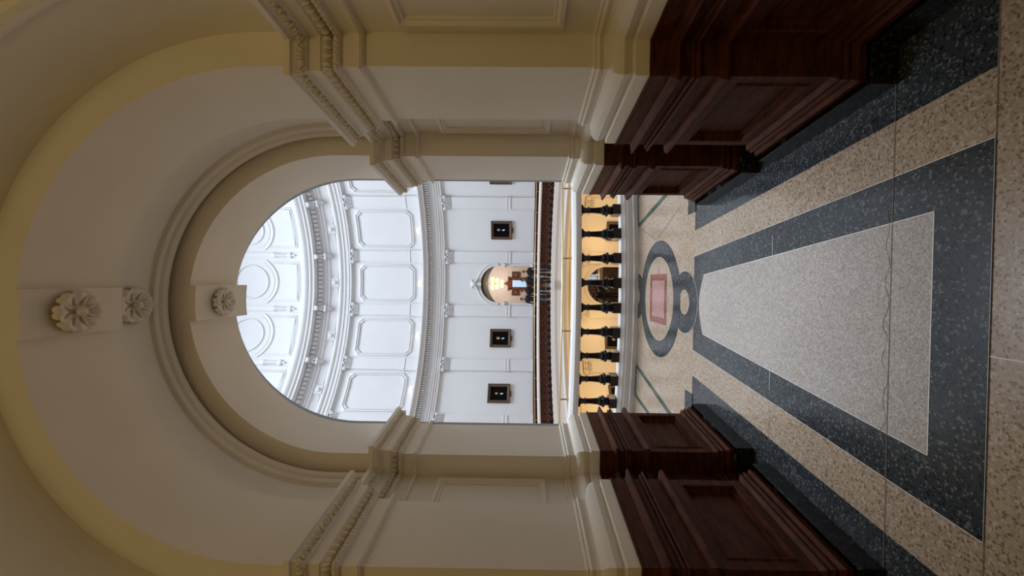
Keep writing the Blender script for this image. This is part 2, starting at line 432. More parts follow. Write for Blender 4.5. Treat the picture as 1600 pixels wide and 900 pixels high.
# ------------------------------------------------------------------ floor
fb = bmesh.new(); MATS = [TC, TW, TB, TR, TP, TG, BR, DJ, BK]
def poly(pts, lv, mi):
    fb.faces.new([fb.verts.new((x, y, .0006*lv)) for x, y in pts]).material_index = mi
def bmring(r0, r1, a0=-180, a1=180, lv=0, mi=0, st=3): ring(fb, [(r0, .0006*lv), (r1, .0006*lv)], a0, a1, st, mi)
bmring(RO, RW+.02)
poly([(-4, CY-18.5), (4, CY-18.5), (4, CY-11.95), (-4, CY-11.95)], 0, 0)
def W(d, o): return (CY-d)*TN-o      # half width at distance d, o inside the wall line
poly([(-W(1.25, -.3), 1.25), (W(1.25, -.3), 1.25), (W(3.42, -.2), 3.42), (-W(3.42, -.2), 3.42)], 0, 0)
poly([(-1.25, 3.35), (1.25, 3.35), (1.2, 4.1), (-1.2, 4.1)], -.5, 0)
poly([(-2.5, CY+9.7), (2.5, CY+9.7), (3.2, CY+20), (-3.2, CY+20)], 0, 1)
d0, d1 = 1.395, 3.80
for s in (-1, 1):                      # outer dark bands
    poly([(s*W(d0, .325), d0), (s*W(d0, -.2), d0), (s*W(d1, -.2), d1), (s*W(d1, .325), d1)], 1, 2)
    poly([(s*.855, d1-.02), (s*1.6, d1-.02), (s*1.6, 3.97), (s*.855, 3.97)], 1, 2)
poly([(-W(d0, .565), d0), (W(d0, .565), d0), (W(d1, .565), d1), (-W(d1, .565), d1)], 2, 2)
i0, i1 = 1.595, 3.60
arc = []
for k in range(13):
    x = W(i1, .763)*(1-2*k/12); arc.append((x, 3.60+.085*math.cos(x/W(i1, .763)*PI/2)))
poly([(-W(i0, .763), i0), (W(i0, .763), i0)]+arc, 3, 1)
def strip(p, q, wd, lv, mi):
    p = Vector(p); q = Vector(q); t = (q-p).normalized(); n = Vector((-t.y, t.x))*wd/2
    poly([tuple(p-n), tuple(q-n), tuple(q+n), tuple(p+n)], lv, mi)
for s in (-1, 1):
    strip((s*W(i0, .763), i0), (s*W(i1, .763), i1), .004, 4, 6)
    strip((s*W(d0, .565), d0), (s*W(d1, .565), d1), .003, 4, 6)
strip((-W(i0, .763), i0), (W(i0, .763), i0), .004, 4, 6)
strip((-W(d0, .565), d0), (W(d0, .565), d0), .004, 4, 6)
strip((-1.4, 1.772), (1.4, 1.772), .0035, 5, 7)
strip((-.5, 2.614), (.5, 2.614), .003, 5, 6)
strip((-1.4, 2.614), (-.5, 2.614), .002, 5, 7)
strip((-1.5, d0-.001), (1.5, d0-.001), .003, 4, 7)
strip((-.05, d0), (-.06, -2.5), .004, 4, 6)
px = None                              # meandering crack
for k in range(31):
    x = -.52+1.04*k/30; y = 1.79+.012*math.sin(k*1.3)+random.uniform(-.006, .006)
    if px: strip(px, (x, y), random.uniform(.001, .0035), 5, 7)
    px = (x, y)
def circ(cx, cy, r, lv, mi, n=64): poly([(cx+r*math.cos(2*PI*k/n), cy+r*math.sin(2*PI*k/n)) for k in range(n)], lv, mi)
def annulus(cx, cy, r0, r1, lv, mi, n=72):
    rows = [[(cx+r*math.cos(2*PI*k/n), cy+r*math.sin(2*PI*k/n), .0006*lv) for k in range(n)] for r in (r0, r1)]
    grid(fb, rows, True, mi)
def medallion(rotdeg):
    n0 = len(fb.faces)
    fb.faces.ensure_lookup_table()
    before = set(fb.verts)
    cy = 4.80
    if rotdeg == 0:
        annulus(0, 4.02, .123, .312, 4, 2); annulus(0, 4.02, .309, .313, 6, 6); circ(0, 4.02, .123, 5, 0)
    annulus(0, 5.68, .125, .318, 4, 2); circ(0, 5.68, .125, 5, 0)
    annulus(0, cy, .495, .685, 7, 2); circ(0, cy, .495, 6, 0)
    q = .29
    poly([(0, cy-.375), (.17, cy-.17), (.40, cy), (.17, cy+.17), (0, cy+.375), (-.17, cy+.17), (-.40, cy), (-.17, cy-.17)], 8, 4)
    for a in range(4):
        c, s = [(1, 0), (0, 1), (-1, 0), (0, -1)][a]
        pts = [(-q, -q), (q, -q), (q-.075, -q+.075), (-q+.075, -q+.075)]
        poly([(x*c-y*s, cy+x*s+y*c) for x, y in pts], 9, 3)
    for s in (-1, 1):                  # green bordered lozenges beside the medallion
        L = [(s*.98, 5.66), (s*1.40, 5.72), (s*1.55, 4.35), (s*1.30, 3.98)]
        for a, b in zip(L, L[1:]+L[:1]): strip(a, b, .055, 6, 5)
    if rotdeg:
        M = Matrix.Translation((0, CY, 0)) @ Matrix.Rotation(R_(rotdeg), 4, 'Z') @ Matrix.Translation((0, -CY, 0))
        bmesh.ops.transform(fb, matrix=M, verts=[v for v in fb.verts if v not in before])
for a in (0, -30, 30, 180): medallion(a)
strip((.95, 5.60), (.70, 4.9), .004, 5, 7); strip((.70, 4.9), (.98, 4.15), .004, 5, 7)
for f in fb.faces:
    f.normal_update()
    if f.normal.z < 0: f.normal_flip()
tag(link('floor', fb, MATS, recalc=False), kind='structure')

# slab edge of the gallery
bm = bmesh.new()
ring(bm, [(RO, 0), (RO-.02, -.005), (RO-.02, -.05), (RO-.0, -.06), (RO-.0, -.36), (RO-.03, -.38), (RO-.03, -.42), (RO, -.44), (RO+.12, -.46), (RO+.12, -.60), (RO+.3, -.62), (RW, -.62)], step=2)
tag(link('ceiling_gallery_slab', bm, WT, smooth=30), kind='structure')

# ------------------------------------------------------------------ balustrade round the well
bal = empty('gallery_balustrade', (0, CY, 0))
tag(bal, 'curved balustrade of black turned balusters under a cream rail round the open rotunda well', 'balustrade')
inv = Matrix.Translation((0, -CY, 0))
bm = bmesh.new()
ring(bm, [(RO+.20, 0), (RO+.20, .055), (RO+.18, .062), (RO+.16, .066), (RO+.165, .085), (RO+.16, .13), (RO+.14, .145), (RO+.145, .165), (RO+.12, .19), (RO+.11, .215), (RO-.03, .22), (RO-.03, 0)], step=1.5)
bm.transform(inv); kb = link('curb', bm, WT, bal, smooth=30)
bm = bmesh.new()
ring(bm, [(RO+.10, .775), (RO+.115, .785), (RO+.12, .80), (RO+.15, .812), (RO+.16, .83), (RO+.16, .862), (RO+.145, .875), (RO+.13, .895), (RO+.10, .912), (RO-.02, .912), (RO-.05, .895), (RO-.06, .86), (RO-.06, .82), (RO-.03, .80), (RO-.02, .775), (RO+.10, .775)], step=1.5)
bm.transform(inv); link('rail', bm, WT, bal, smooth=40)
bm = bmesh.new()
box(bm, -.073, .073, -.073, .073, .215, .33)
lathe(bm, [(.058, .325), (.062, .335), (.050, .342), (.064, .350), (.066, .358), (.054, .366), (.056, .375), (.078, .388), (.089, .402), (.089, .418), (.078, .428), (.064, .436), (.070, .446), (.068, .458),
           (.055, .470), (.050, .480), (.046, .52), (.041, .58), (.038, .65), (.046, .656), (.050, .666), (.046, .676), (.038, .682), (.039, .70), (.045, .725), (.055, .745), (.060, .755), (.001, .756)], seg=18)
box(bm, -.062, .062, -.062, .062, .750, .782)
proto = None
ST = 360/132
angs = [ST*(k+.5)+180 for k in range(-13, 13)] + [ST*(k+.5) for k in range(-27, 27)]
for a in angs:
    if proto is None: proto = b = link('baluster', bm, IR, bal, smooth=35)
    else: b = proto.copy(); COL.objects.link(b); b.parent = bal
    b.location = ((RO+.04)*math.sin(R_(a)), (RO+.04)*math.cos(R_(a)), 0); b.rotation_euler = (0, 0, -R_(a))
hr = empty('brass_handrail', (0, CY, .912))
tag(hr, 'thin polished brass handrail on short posts above the cream balustrade rail', 'handrail')
bm = bmesh.new(); tube(bm, [(RO*math.sin(R_(a*2)), RO*math.cos(R_(a*2)), .125) for a in range(180)], .013, 8, True); link('tube', bm, BS, hr, smooth=60)
bm = bmesh.new(); lathe(bm, [(.001, .002), (.03, .002), (.03, .012), (.013, .018), (.011, .125)], seg=10); pp = None
for k in list(range(-14, 14)):
    a = ST*(3*k+.5)+180+ST*1
    for aa in ((a, ) if abs(k) < 5 else ()) + ((a+180,) if abs(k) < 9 else ()):
        if pp is None: pp = b = link('post', bm, BS, hr, smooth=40)
        else: b = pp.copy(); COL.objects.link(b); b.parent = hr
        b.location = (RO*math.sin(R_(aa)), RO*math.cos(R_(aa)), 0)

# ------------------------------------------------------------------ rotunda
def cyl(x): return math.sqrt(RW*RW-x*x)
HR_ = hw(RW)
XM = RW*math.sin(R_(9))
bm = bmesh.new()
for T in (near, far): arch_wall(bm, cyl, T, HR_, CROWN-HR_, XM, 6.35)
for a0, a1 in ((9, 171), (-171, -9)): ring(bm, [(RW, 0), (RW, 6.35)], a0, a1, 1.5)
ring(bm, [(RW, 6.35), (RW, 21)], step=1.5)
wr = link('wall_rotunda', bm, WH, smooth=30); tag(wr, kind='structure')
# wainscot round the gallery
for a0, a1, sd in ((7.2, 172.8, 'right'), (-172.8, -7.2, 'left')):
    e = empty('trim_%s_gallery_wainscot' % sd, polar((a0+a1)/2, RW, 0)); tag(e, kind='structure'); iv = Matrix.Translation(-Vector(e.location))
    bm = bmesh.new(); ring(bm, [(RW, 1.044), (RW-.10, 1.044), (RW-.10, .95), (RW-.14, .935), (RW-.14, .92), (RW-.10, .90), (RW-.10, .74), (RW-.13, .725), (RW-.13, .70), (RW-.10, .685)], a0, a1, 1.5)
    bm.transform(iv); link('moulded_cap', bm, WD, e, smooth=30)
    bm = bmesh.new(); ring(bm, [(RW-.10, .685), (RW-.06, .66), (RW-.06, .26), (RW-.10, .235)], a0, a1, 1.5)
    n = int((a1-a0)//6)
    for k in range(n+1):
        a = a0+(a1-a0)*k/n; M = Matrix.Translation(polar(a, RW-.075, 0)) @ Matrix.Rotation(-R_(a), 4, 'Z')
        box(bm, -.09, .09, -.026, .03, .24, .68, 0, M)
    bm.transform(iv); link('sunk_panel', bm, WD, e)
    bm = bmesh.new(); ring(bm, [(RW-.10, .235), (RW-.13, .22), (RW-.14, .15), (RW-.14, .115)], a0, a1, 1.5); bm.transform(iv); link('moulded_foot', bm, WD, e)
    bm = bmesh.new(); ring(bm, [(RW, .118), (RW-.165, .118), (RW-.165, 0)], a0, a1, 1.5)
    tag(link('baseboard_gallery', bm, BK), kind='structure')

# capital + pilaster, local frame: wall at y=0, -y faces the rotunda centre
def capital_bm(w, z0, z1):
    bm = bmesh.new(); h = z1-z0
    box(bm, -w*.5, w*.5, -.11, 0.02, z0, z0+.03*h/.5)
    box(bm, -w*.47, w*.47, -.10, 0.02, z0, z0+h*.52)
    for row, (zz, yy) in enumerate(((z0+h*.16, -.13), (z0+h*.36, -.16))):
        for k in range(6):
            x = -w*.42+w*.84*(k+(.0 if row else .0))/5
            sph(bm, (x, yy, zz), (w*.065, .045, h*.12), 6, 5)
            sph(bm, (x, yy-.045, zz+h*.07), (w*.055, .03, h*.04), 6, 4)
    box(bm, -w*.62, w*.62, -.22, .02, z0+h*.92, z1)
    box(bm, -w*.45, w*.45, -.12, .02, z0+h*.5, z0+h*.94)
    for s in (-1, 1):
        M = Matrix.Translation((s*w*.50, -.15, z0+h*.70)) @ Matrix.Rotation(PI/2, 4, 'X')
        b2 = bmesh.ops.create_cone(bm, cap_ends=True, segments=14, radius1=w*.17, radius2=w*.15, depth=.12, matrix=M)
        sph(bm, (s*w*.50, -.22, z0+h*.70), (w*.07, .03, w*.07), 8, 6)
    sph(bm, (0, -.20, z0+h*.80), (w*.10, .05, h*.13), 8, 6)
    for s in (-1, 1): sph(bm, (s*w*.2, -.17, z0+h*.66), (w*.09, .04, h*.09), 8, 6)
    return bm
def pilaster(name, w, d, z0, z1, zc1, mids, mat, base=True):
    bm = bmesh.new(); box(bm, -w/2, w/2, -d, .03, z0, z1)
    for (za, zb, pr) in mids: box(bm, -w/2-pr, w/2+pr, -d-pr, .03, za, zb)
    p = link(name, bm, mat, wr)
    c = link('capital', capital_bm(w, z1, zc1), mat, p, smooth=50)
    return p
def place_pil(p, angles):
    for i, a in enumerate(angles):
        q = p if i == 0 else copy_tree(p, wr)
        q.location = polar(a, RW*1.0, 0); q.rotation_euler = (0, 0, -R_(a))
PA = (-9, 9, 27, -27, 45, -45, 63, -63)
p1 = pilaster('pilaster', .62, .13, 1.04, 5.52, 6.10, [(2.34, 2.40, .03), (2.40, 2.52, .015), (2.52, 2.56, .03), (1.04, 1.16, .03)], WH); place_pil(p1, PA)
p2 = pilaster('attic_pilaster', .60, .10, 6.9, 10.92, 11.42, [(6.9, 7.98, .05), (8.0, 8.06, .07), (8.06, 8.42, .02)], WH); place_pil(p2, PA)

# entablature of the gallery storey
bm = bmesh.new()
ring(bm, [(RW, 6.02), (RW-.12, 6.05), (RW-.12, 6.16), (RW-.15, 6.17), (RW-.15, 6.27), (RW-.19, 6.29), (RW-.19, 6.36), (RW-.22, 6.40), (RW-.13, 6.42), (RW-.13, 6.70), (RW-.17, 6.72), (RW-.17, 6.90),
          (RW-.26, 6.93), (RW-.42, 6.95), (RW-.42, 7.03), (RW-.46, 7.07), (RW-.50, 7.13), (RW-.55, 7.17), (RW-.55, 7.22), (RW-.02, 7.26)], step=1.5)
t1 = link('trim_gallery_entablature', bm, WH, smooth=30); tag(t1, kind='structure')
bm = bmesh.new()
st = 18/23
for k in range(-92, 93):
    a = k*st; M = Matrix.Translation(polar(a, RW-.17, 0)) @ Matrix.Rotation(-R_(a), 4, 'Z'); box(bm, -.036, .036, -.13, .02, 6.74, 6.90, 0, M)
link('dentils', bm, WH, t1)
bm = bmesh.new(); ring(bm, [(RW-.172, 6.72), (RW-.172, 6.91), (RW-.41, 6.948)], step=1.5); link('dentil_ground', bm, WH, t1)

# panels of the attic
def arcp(x, z, d=0):   # point on the rotunda wall for local tangent coordinate x
    return (x, math.sqrt((RW-d)**2-x*x)-RW, z)
def frame_from_outline(bm, outs, close=True):
    rows = [[Vector(arcp(x, z, d)) for x, z in o] for o, d in outs]
    grid(bm, rows, True)
def notched(hx, z0, z1, c, ear=0):
    return [(-hx, z0+c), (-hx, z1-c), (-hx+c, z1), (0, z1), (hx-c, z1), (hx, z1-c), (hx, z0+c), (hx-c, z0), (0, z0), (-hx+c, z0)]
def attic_panel():
    bm = bmesh.new()
    frame_from_outline(bm, [(notched(1.06, 7.78, 10.98, .26), 0), (notched(1.05, 7.79, 10.97, .26), .06), (notched(1.0, 7.84, 10.90, .24), .07), (notched(.985, 7.86, 10.88, .24), .02), (notched(.95, 7.90, 10.84, .23), .02),
                            (notched(.94, 7.91, 10.83, .23), .06), (notched(.91, 7.94, 10.80, .22), .06), (notched(.90, 7.95, 10.79, .22), 0)])
    for s in (-1, 1):
        sph(bm, (s*.92, -.05, 10.76), (.15, .035, .15), 14, 8)
    return bm
BA = (0, 18, -18, 36, -36, 54, -54)
pp = None
for a in BA:
    if pp is None: pp = q = link('attic_panel', attic_panel(), WH, wr, smooth=25)
    else: q = pp.copy(); COL.objects.link(q); q.parent = wr
    q.location = polar(a, RW); q.rotation_euler = (0, 0, -R_(a))

# upper entablature with bosses, modillions and consoles
bm = bmesh.new()
ring(bm, [(RW, 11.36), (RW-.16, 11.38), (RW-.16, 11.48), (RW-.19, 11.50), (RW-.19, 11.66), (RW-.23, 11.69), (RW-.23, 11.82), (RW-.28, 11.87), (RW-.30, 11.95), (RW-.24, 12.0), (RW-.20, 12.06),
          (RW-.20, 12.50), (RW-.26, 12.54), (RW-.28, 12.62), (RW-.24, 12.66), (RW-.30, 12.72), (RW-.30, 12.80), (RW-.26, 12.84), (RW-.30, 13.10), (RW-.34, 13.16), (RW-.74, 13.20), (RW-.74, 13.30), (RW-.80, 13.38), (RW-.80, 13.46),
          (RW-.86, 13.56), (RW-.88, 13.64), (RW-.88, 13.70), (RW-.60, 13.78), (RW-.30, 13.82), (RW-.25, 13.95), (RW-.25, 14.05), (RW-.14, 14.10), (RW-.14, 14.25), (RW-.02, 14.28)], step=1.5)
t2 = link('trim_upper_entablature', bm, WH, smooth=30); tag(t2, kind='structure')
bm = bmesh.new(); ring(bm, [(RW-.27, 12.845), (RW-.31, 13.10), (RW-.345, 13.155), (RW-.73, 13.195)], step=1.5); link('soffit_ground', bm, WH, t2)
bm = bmesh.new()
for k in range(-48, 49):
    if k % 12 == 6: continue
    a = k*1.5; M = Matrix.Translation(polar(a, RW-.28, 0)) @ Matrix.Rotation(-R_(a), 4, 'Z')
    box(bm, -.085, .085, -.16, .02, 12.92, 13.12, 0, M)
link('modillions', bm, WH, t2)
def console_bm():
    bm = bmesh.new()
    box(bm, -.13, .13, -.44, 0, 13.0, 13.17)
    box(bm, -.11, .11, -.26, 0, 12.80, 13.0)
    for x in (-.085, .085):
        sph(bm, (x, -.44, 13.05), (.05, .09, .12), 8, 6); sph(bm, (x, -.26, 12.80), (.045, .06, .08), 8, 6)
    box(bm, -.17, .17, -.28, .02, 12.62, 12.72)
    M = Matrix.Translation((0, -.02, 12.62))
    d = bmesh.ops.create_uvsphere(bm, u_segments=14, v_segments=10, radius=1, matrix=M @ Matrix.Diagonal((.14, .17, .26, 1)))
    bmesh.ops.delete(bm, geom=[v for v in d['verts'] if v.co.z > 12.63], context='VERTS')
    return bm
def boss_bm():
    bm = bmesh.new()
    box(bm, -.24, .24, -.03, .02, 12.08, 12.48)
    lathe(bm, [(.13, 0), (.13, .03), (.10, .05), (.09, .05), (.07, .08), (.001, .10)], seg=16)
    for v in list(bm.verts)[8:]:
        x, y, z = v.co; v.co = (x, -.03-z, 12.28+y)
    for s in (-1, 1):
        x0, x1 = (.30, 1.20) if s > 0 else (-1.20, -.30)
        box(bm, x0, x1, -.012, .02, 12.12, 12.15); box(bm, x0, x1, -.012, .02, 12.42, 12.45)
        box(bm, x0, x0+.03, -.012, .02, 12.12, 12.45); box(bm, x1-.03, x1, -.012, .02, 12.12, 12.45)
    return bm
def repeat(name, bm, mat, par, angles, rad):
    first = None
    for a in angles:
        if first is None: first = q = link(name, bm, mat, par, smooth=35)
        else: q = first.copy(); COL.objects.link(q); q.parent = par
        q.location = polar(a, rad); q.rotation_euler = (0, 0, -R_(a))
repeat('console', console_bm(), WH, t2, PA, RW-.28)
repeat('boss', boss_bm(), WH, t2, BA, RW-.22)

# drum level above: round-headed frames, ribs with torches
def drum_bm():
    bm = bmesh.new()
    zc, ri, ro = 17.15, .95, 1.46
    def circ_pts(r, n=48): return [(r*math.cos(2*PI*k/n), zc+r*math.sin(2*PI*k/n)) for k in range(n)]
    frame_from_outline(bm, [(circ_pts(ri-.05), 0), (circ_pts(ri-.05), .05), (circ_pts(ri), .06), (circ_pts(ri+.03), 0)])
    def lens(r):   # the panel below the ring, its head hollowed by the ring
        hx = 1.02; zb = 14.55
        th = math.acos(hx/r); pts = [(-hx, zb), (hx, zb)]
        return pts, th
    # ring arc (lower half) moulding
    rows = []
    for r, d in ((1.20, 0), (1.22, .04), (1.30, .05), (1.36, .02), (1.42, .06), (1.50, .06), (1.54, 0)):
        rows.append([Vector(arcp(r*math.cos(t), zc+r*math.sin(t), d)) for t in [PI+PI*k/40 for k in range(41)] if abs(r*math.cos(t)) < 1.30])
    m = min(len(r) for r in rows); rows2 = []
    for r in rows:
        k = (len(r)-m)//2; rows2.append(r[k:k+m])
    grid(bm, rows2)
    # panel outline strips
    def strip2(pts, w, d):
        tube(bm, [Vector(arcp(x, z, d)) for x, z in pts], w, 6)
    hx = 1.04
    z_at = zc-math.sqrt(1.54**2-hx**2)
    for o, wv in ((0, .022), (.10, .016)):
        h2 = hx+o; zb = 14.55-o
        strip2([(-h2, z_at+.02), (-h2, zb), (h2, zb), (h2, z_at+.02)], wv, .005)
    return bm
repeat('drum_frame', drum_bm(), WH, wr, BA, RW)
def rib_bm():
    bm = bmesh.new()
    box(bm, -.16, .16, -.05, .03, 14.3, 20.5)
    box(bm, -.11, .11, -.09, .0, 15.6, 20.5)
    lathe(bm, [(.04, 14.75), (.10, 14.80), (.12, 14.95), (.08, 15.05), (.09, 15.10), (.11, 15.25), (.11, 15.60), (.15, 15.72), (.15, 15.80), (.10, 15.9), (.06, 15.95), (.001, 15.95)], (0, -.07, 0), 12)
    for s in (-1, 1): sph(bm, (s*.11, -.1, 14.86), (.07, .06, .08), 8, 6)
    sph(bm, (0, -.1, 14.66), (.07, .06, .10), 8, 6)
    return bm
repeat('drum_rib', rib_bm(), WH, wr, PA, RW)
bm = bmesh.new()
ring(bm, [(RW, 21), (RW-.5, 21.1), (9.0, 22.4), (8.0, 24.2), (6.0, 25.8), (3.0, 26.8), (.01, 27)], step=5)
tag(link('ceiling_dome', bm, WH, smooth=40), kind='structure')

# archivolt round the far arch, imposts, crest
def archivolt(bm, T, r_in, r_out, zc, z0, rad=RW, mi=0):
    rows = []
    for r, d in ((r_in, 0.0), (r_in, .06), (r_in+.05, .07), (r_in+.07, .04), (r_out-.05, .05), (r_out-.03, .08), (r_out, .07), (r_out, -.01)):
        rows.append([T(r*math.cos(PI*k/36), cyl(r*math.cos(PI*k/36))-d, zc+r*math.sin(PI*k/36)) for k in range(37)])
    grid(bm, rows, False, mi)
ZC = CROWN-HR_
bm = bmesh.new(); archivolt(bm, far, HR_, HR_+.20, ZC, 0)
for s in (-1, 1): box(bm, s*(HR_+.10)-.12, s*(HR_+.10)+.12, CY+RW-.13, CY+RW+.05, 2.66, 2.88)
a1 = link('trim_far_archivolt', bm, WH, smooth=35); tag(a1, kind='structure')
def crest(z, mat, par, k=1.0):
    bm = bmesh.new(); y = CY+RW-.10
    sph(bm, (0, y, z+.25*k), (.20*k, .09, .24*k), 14, 10)
    for s in (-1, 1):
        sph(bm, (s*.20*k, y, z+.38*k), (.11*k, .06, .09*k), 8, 6); sph(bm, (s*.22*k, y, z+.12*k), (.10*k, .06, .08*k), 8, 6)
        sph(bm, (s*.30*k, y, z+.02), (.12*k, .05, .05*k), 8, 6)
    sph(bm, (0, y-.07, z+.25*k), (.11*k, .05, .14*k), 12, 8)
    box(bm, -.09, .09, y-.04, y+.1, z-.20, z+.05)
    link('crest', bm, mat, par, smooth=60)
crest(CROWN+.14, WH, a1, .85)

# ------------------------------------------------------------------ portraits on the gallery wall
def portrait(a, z, label, group, w=1.02, h=1.16, fx=0, fz=.05, fs=1.0, collar=True, gal=RW-.02):
    e = empty('framed_portrait', polar(a, gal, z), -R_(a)); tag(e, label, 'picture', group)
    bm = bmesh.new()
    o = [(0, .0), (0, .09), (.04, .10), (.055, .07), (.12, .05), (.13, .06), (.15, .03), (.155, .02)]
    rows = []
    for m, d in o: rows.append([(-w/2+m, -d, -h/2+m), (w/2-m, -d, -h/2+m), (w/2-m, -d, h/2-m), (-w/2+m, -d, h/2-m)])
    V = grid(bm, rows, True)
    bm.faces.ensure_lookup_table()
    for i, f in enumerate(bm.faces):
        f.material_index = 1 if 12 <= i < 20 else 0
    link('frame', bm, [FR, FI], e)
    bm = bmesh.new(); box(bm, -w/2+.15, w/2-.15, -.022, 0, -h/2+.15, h/2-.15)
    cv = link('canvas', bm, CV, e)
    bm = bmesh.new()
    def ell(cx, cz, rx, rz, y, mi, tilt=0):
        bm.faces.new([bm.verts.new((cx+rx*math.cos(2*PI*k/14)*math.cos(tilt)-rz*math.sin(2*PI*k/14)*math.sin(tilt), y, cz+rx*math.cos(2*PI*k/14)*math.sin(tilt)+rz*math.sin(2*PI*k/14)*math.cos(tilt))) for k in range(14)]).material_index = mi
    ell(fx, fz+.10, .062*fs, .09*fs, -.026, 0)
    if collar: ell(fx-.01, fz-.17, .04, .085, -.026, 1, .2)
    link('sitter', bm, [SK, CO], cv, recalc=False)
    bm = bmesh.new(); box(bm, -.14, .14, -.05, 0, -h/2-.075, -h/2+.0)
    link('name_plaque', bm, FR, e)
G1 = 'portraits on the white gallery wall'
portrait(18, 2.86, 'framed dark portrait with white collar just above the distant arch in the sideways photo', G1, fz=.06, fx=.02)
portrait(-18, 2.86, 'framed dark portrait next below the distant arch in the sideways photo', G1, fs=1.15, fz=.03, fx=.0)
portrait(-36, 2.84, 'lowest framed dark portrait on the white wall in the sideways photo, small pale face', G1, fs=.9, fz=.02, collar=True)
portrait(36, 2.86, 'framed portrait on the white wall mostly cut off by the near arch jamb at top', G1)
# sconces standing on the cornice
for a, lab in ((0, 'lit cornice lamp over the crown of the distant arch, middle of the row'), (18, 'lit cornice lamp next above the middle one in the sideways photo'), (-18, 'lit cornice lamp next below the middle one in the sideways photo'), (-36, 'lowest lit cornice lamp in the photo, touching the carved arch impost'), (36, 'topmost cornice lamp in the photo, behind the upper arch impost')):
    e = empty('cornice_lamp', polar(a, RW-.42, 7.235), -R_(a)); tag(e, lab, 'lamp', 'small lamps along the gallery cornice')
    bm = bmesh.new(); lathe(bm, [(.001, 0), (.05, 0), (.05, .02), (.015, .03), (.015, .10)], seg=10); link('stem', bm, BS, e)
    bm = bmesh.new(); sph(bm, (0, 0, .18), (.19, .06, .085), 12, 8); link('shade', bm, GL, e, smooth=80)

# ------------------------------------------------------------------ room behind the far arch
bm = bmesh.new()
y0, y1 = 16.7, 20.2
hv = hw(16.7)+.16
arch_wall(bm, lambda x: 16.7, far, hv, CROWN-hw(16.7), 3.2, 5.4, 0)
for s in (-1, 1): grid(bm, [[far(s*3.2, y0, 5.4), far(s*3.2, y0, 0)], [far(s*3.2, y1, 5.4), far(s*3.2, y1, 0)]])
grid(bm, [[far(-3.2, y1, 5.4), far(-3.2, y1, 0)], [far(3.2, y1, 5.4), far(3.2, y1, 0)]])
tag(link('wall_far_hall', bm, PK), kind='structure')
bm = bmesh.new(); grid(bm, [[far(-3.2, y0, 5.4), far(-3.2, y1, 5.4)], [far(3.2, y0, 5.4), far(3.2, y1, 5.4)]])
tag(link('ceiling_far_hall', bm, PK), kind='structure')
bm = bmesh.new()
for z in (1.15, 3.80): box(bm, -3.2, 3.2, CY+y1-.06, CY+y1, z, z+.07)
tag(link('trim_far_hall_rail', bm, PK), kind='structure')
# door with a glazed light
d = empty('door_1', (-.02, CY+y1-.03, 0)); tag(d, kind='structure')
bm = bmesh.new()
for x0, x1, za, zb in ((-.50, -.34, 0, 2.75), (.34, .50, 0, 2.75), (-.50, .50, 2.62, 2.85)): box(bm, x0, x1, -.09, 0, za, zb)
box(bm, -.58, .58, -.13, 0, 2.82, 2.90)
box(bm, -.16, .16, -.10, 0, 2.90, 3.02); sph(bm, (0, -.05, 3.06), (.08, .05, .12), 8, 6)
link('door_frame', bm, RD, d)
bm = bmesh.new(); box(bm, -.34, .34, -.05, -.01, 0, 1.35); box(bm, -.34, -.28, -.05, -.01, 1.35, 2.62); box(bm, .28, .34, -.05, -.01, 1.35, 2.62); box(bm, -.28, .28, -.05, -.01, 2.52, 2.62)
box(bm, -.24, .24, -.06, -.01, .25, 1.15); link('door_leaf', bm, RD, d)
bm = bmesh.new(); box(bm, -.28, .28, -.03, -.02, 1.35, 2.52); link('door_glass', bm, SG, d)
for x, lab in ((.72, 'small framed picture on the photo-top side of the glazed oak door in far hall'), (-.72, 'small framed picture on the photo-bottom side of the glazed oak door in far hall')):
    e = empty('small_framed_picture', (x-.02, CY+y1-.01, 2.22)); tag(e, lab, 'picture', 'pictures flanking the far hall door')
    bm = bmesh.new()
    rows = [[(-.26+m, -dd, -.35+m), (.26-m, -dd, -.35+m), (.26-m, -dd, .35-m), (-.26+m, -dd, .35-m)] for m, dd in ((0, 0), (0, .05), (.03, .06), (.07, .03), (.09, .02))]
    grid(bm, rows, True); link('frame', bm, FI, e)
    bm = bmesh.new(); box(bm, -.17, .17, -.02, 0, -.26, .26); c = link('canvas', bm, simple('brown_canvas', (.10, .05, .03), .5, var=.4, scale=5), e)
    bm = bmesh.new(); bm.faces.new([bm.verts.new((.0+.06*math.cos(2*PI*k/12), -.025, .04+.09*math.sin(2*PI*k/12))) for k in range(12)]); link('sitter', bm, SK, c, recalc=False)
# chandelier
e = empty('chandelier', (0, CY+14.6, 4.25)); tag(e, 'two-tier chandelier of glowing yellow globes hanging inside the distant arch', 'chandelier')
bm = bmesh.new(); lathe(bm, [(.001, 0), (.10, 0), (.08, -.06), (.02, -.10), (.02, -.9), (.06, -.95), (.07, -1.05), (.03, -1.12), (.02, -1.35), (.05, -1.42), (.001, -1.48)], seg=12); link('stem', bm, BS, e, smooth=50)
bm0 = bmesh.new(); sph(bm0, (0, 0, 0), (.11, .11, .12), 12, 8)
g0 = None
for n, rr, zz in ((8, .34, -.50), (6, .27, -.82), (4, .17, -1.15)):
    for k in range(n):
        a = 2*PI*k/n; bm = bmesh.new(); tube(bm, [(0, 0, zz-.12), (rr*.5*math.cos(a), rr*.5*math.sin(a), zz-.20), (rr*math.cos(a), rr*math.sin(a), zz-.10)], .014, 6)
        arm = link('arm', bm, BS, e)
        if g0 is None: g0 = g = link('globe', bm0, GC, arm, smooth=80)
        else: g = g0.copy(); COL.objects.link(g); g.parent = arm
        g.location = (rr*math.cos(a), rr*math.sin(a), zz)

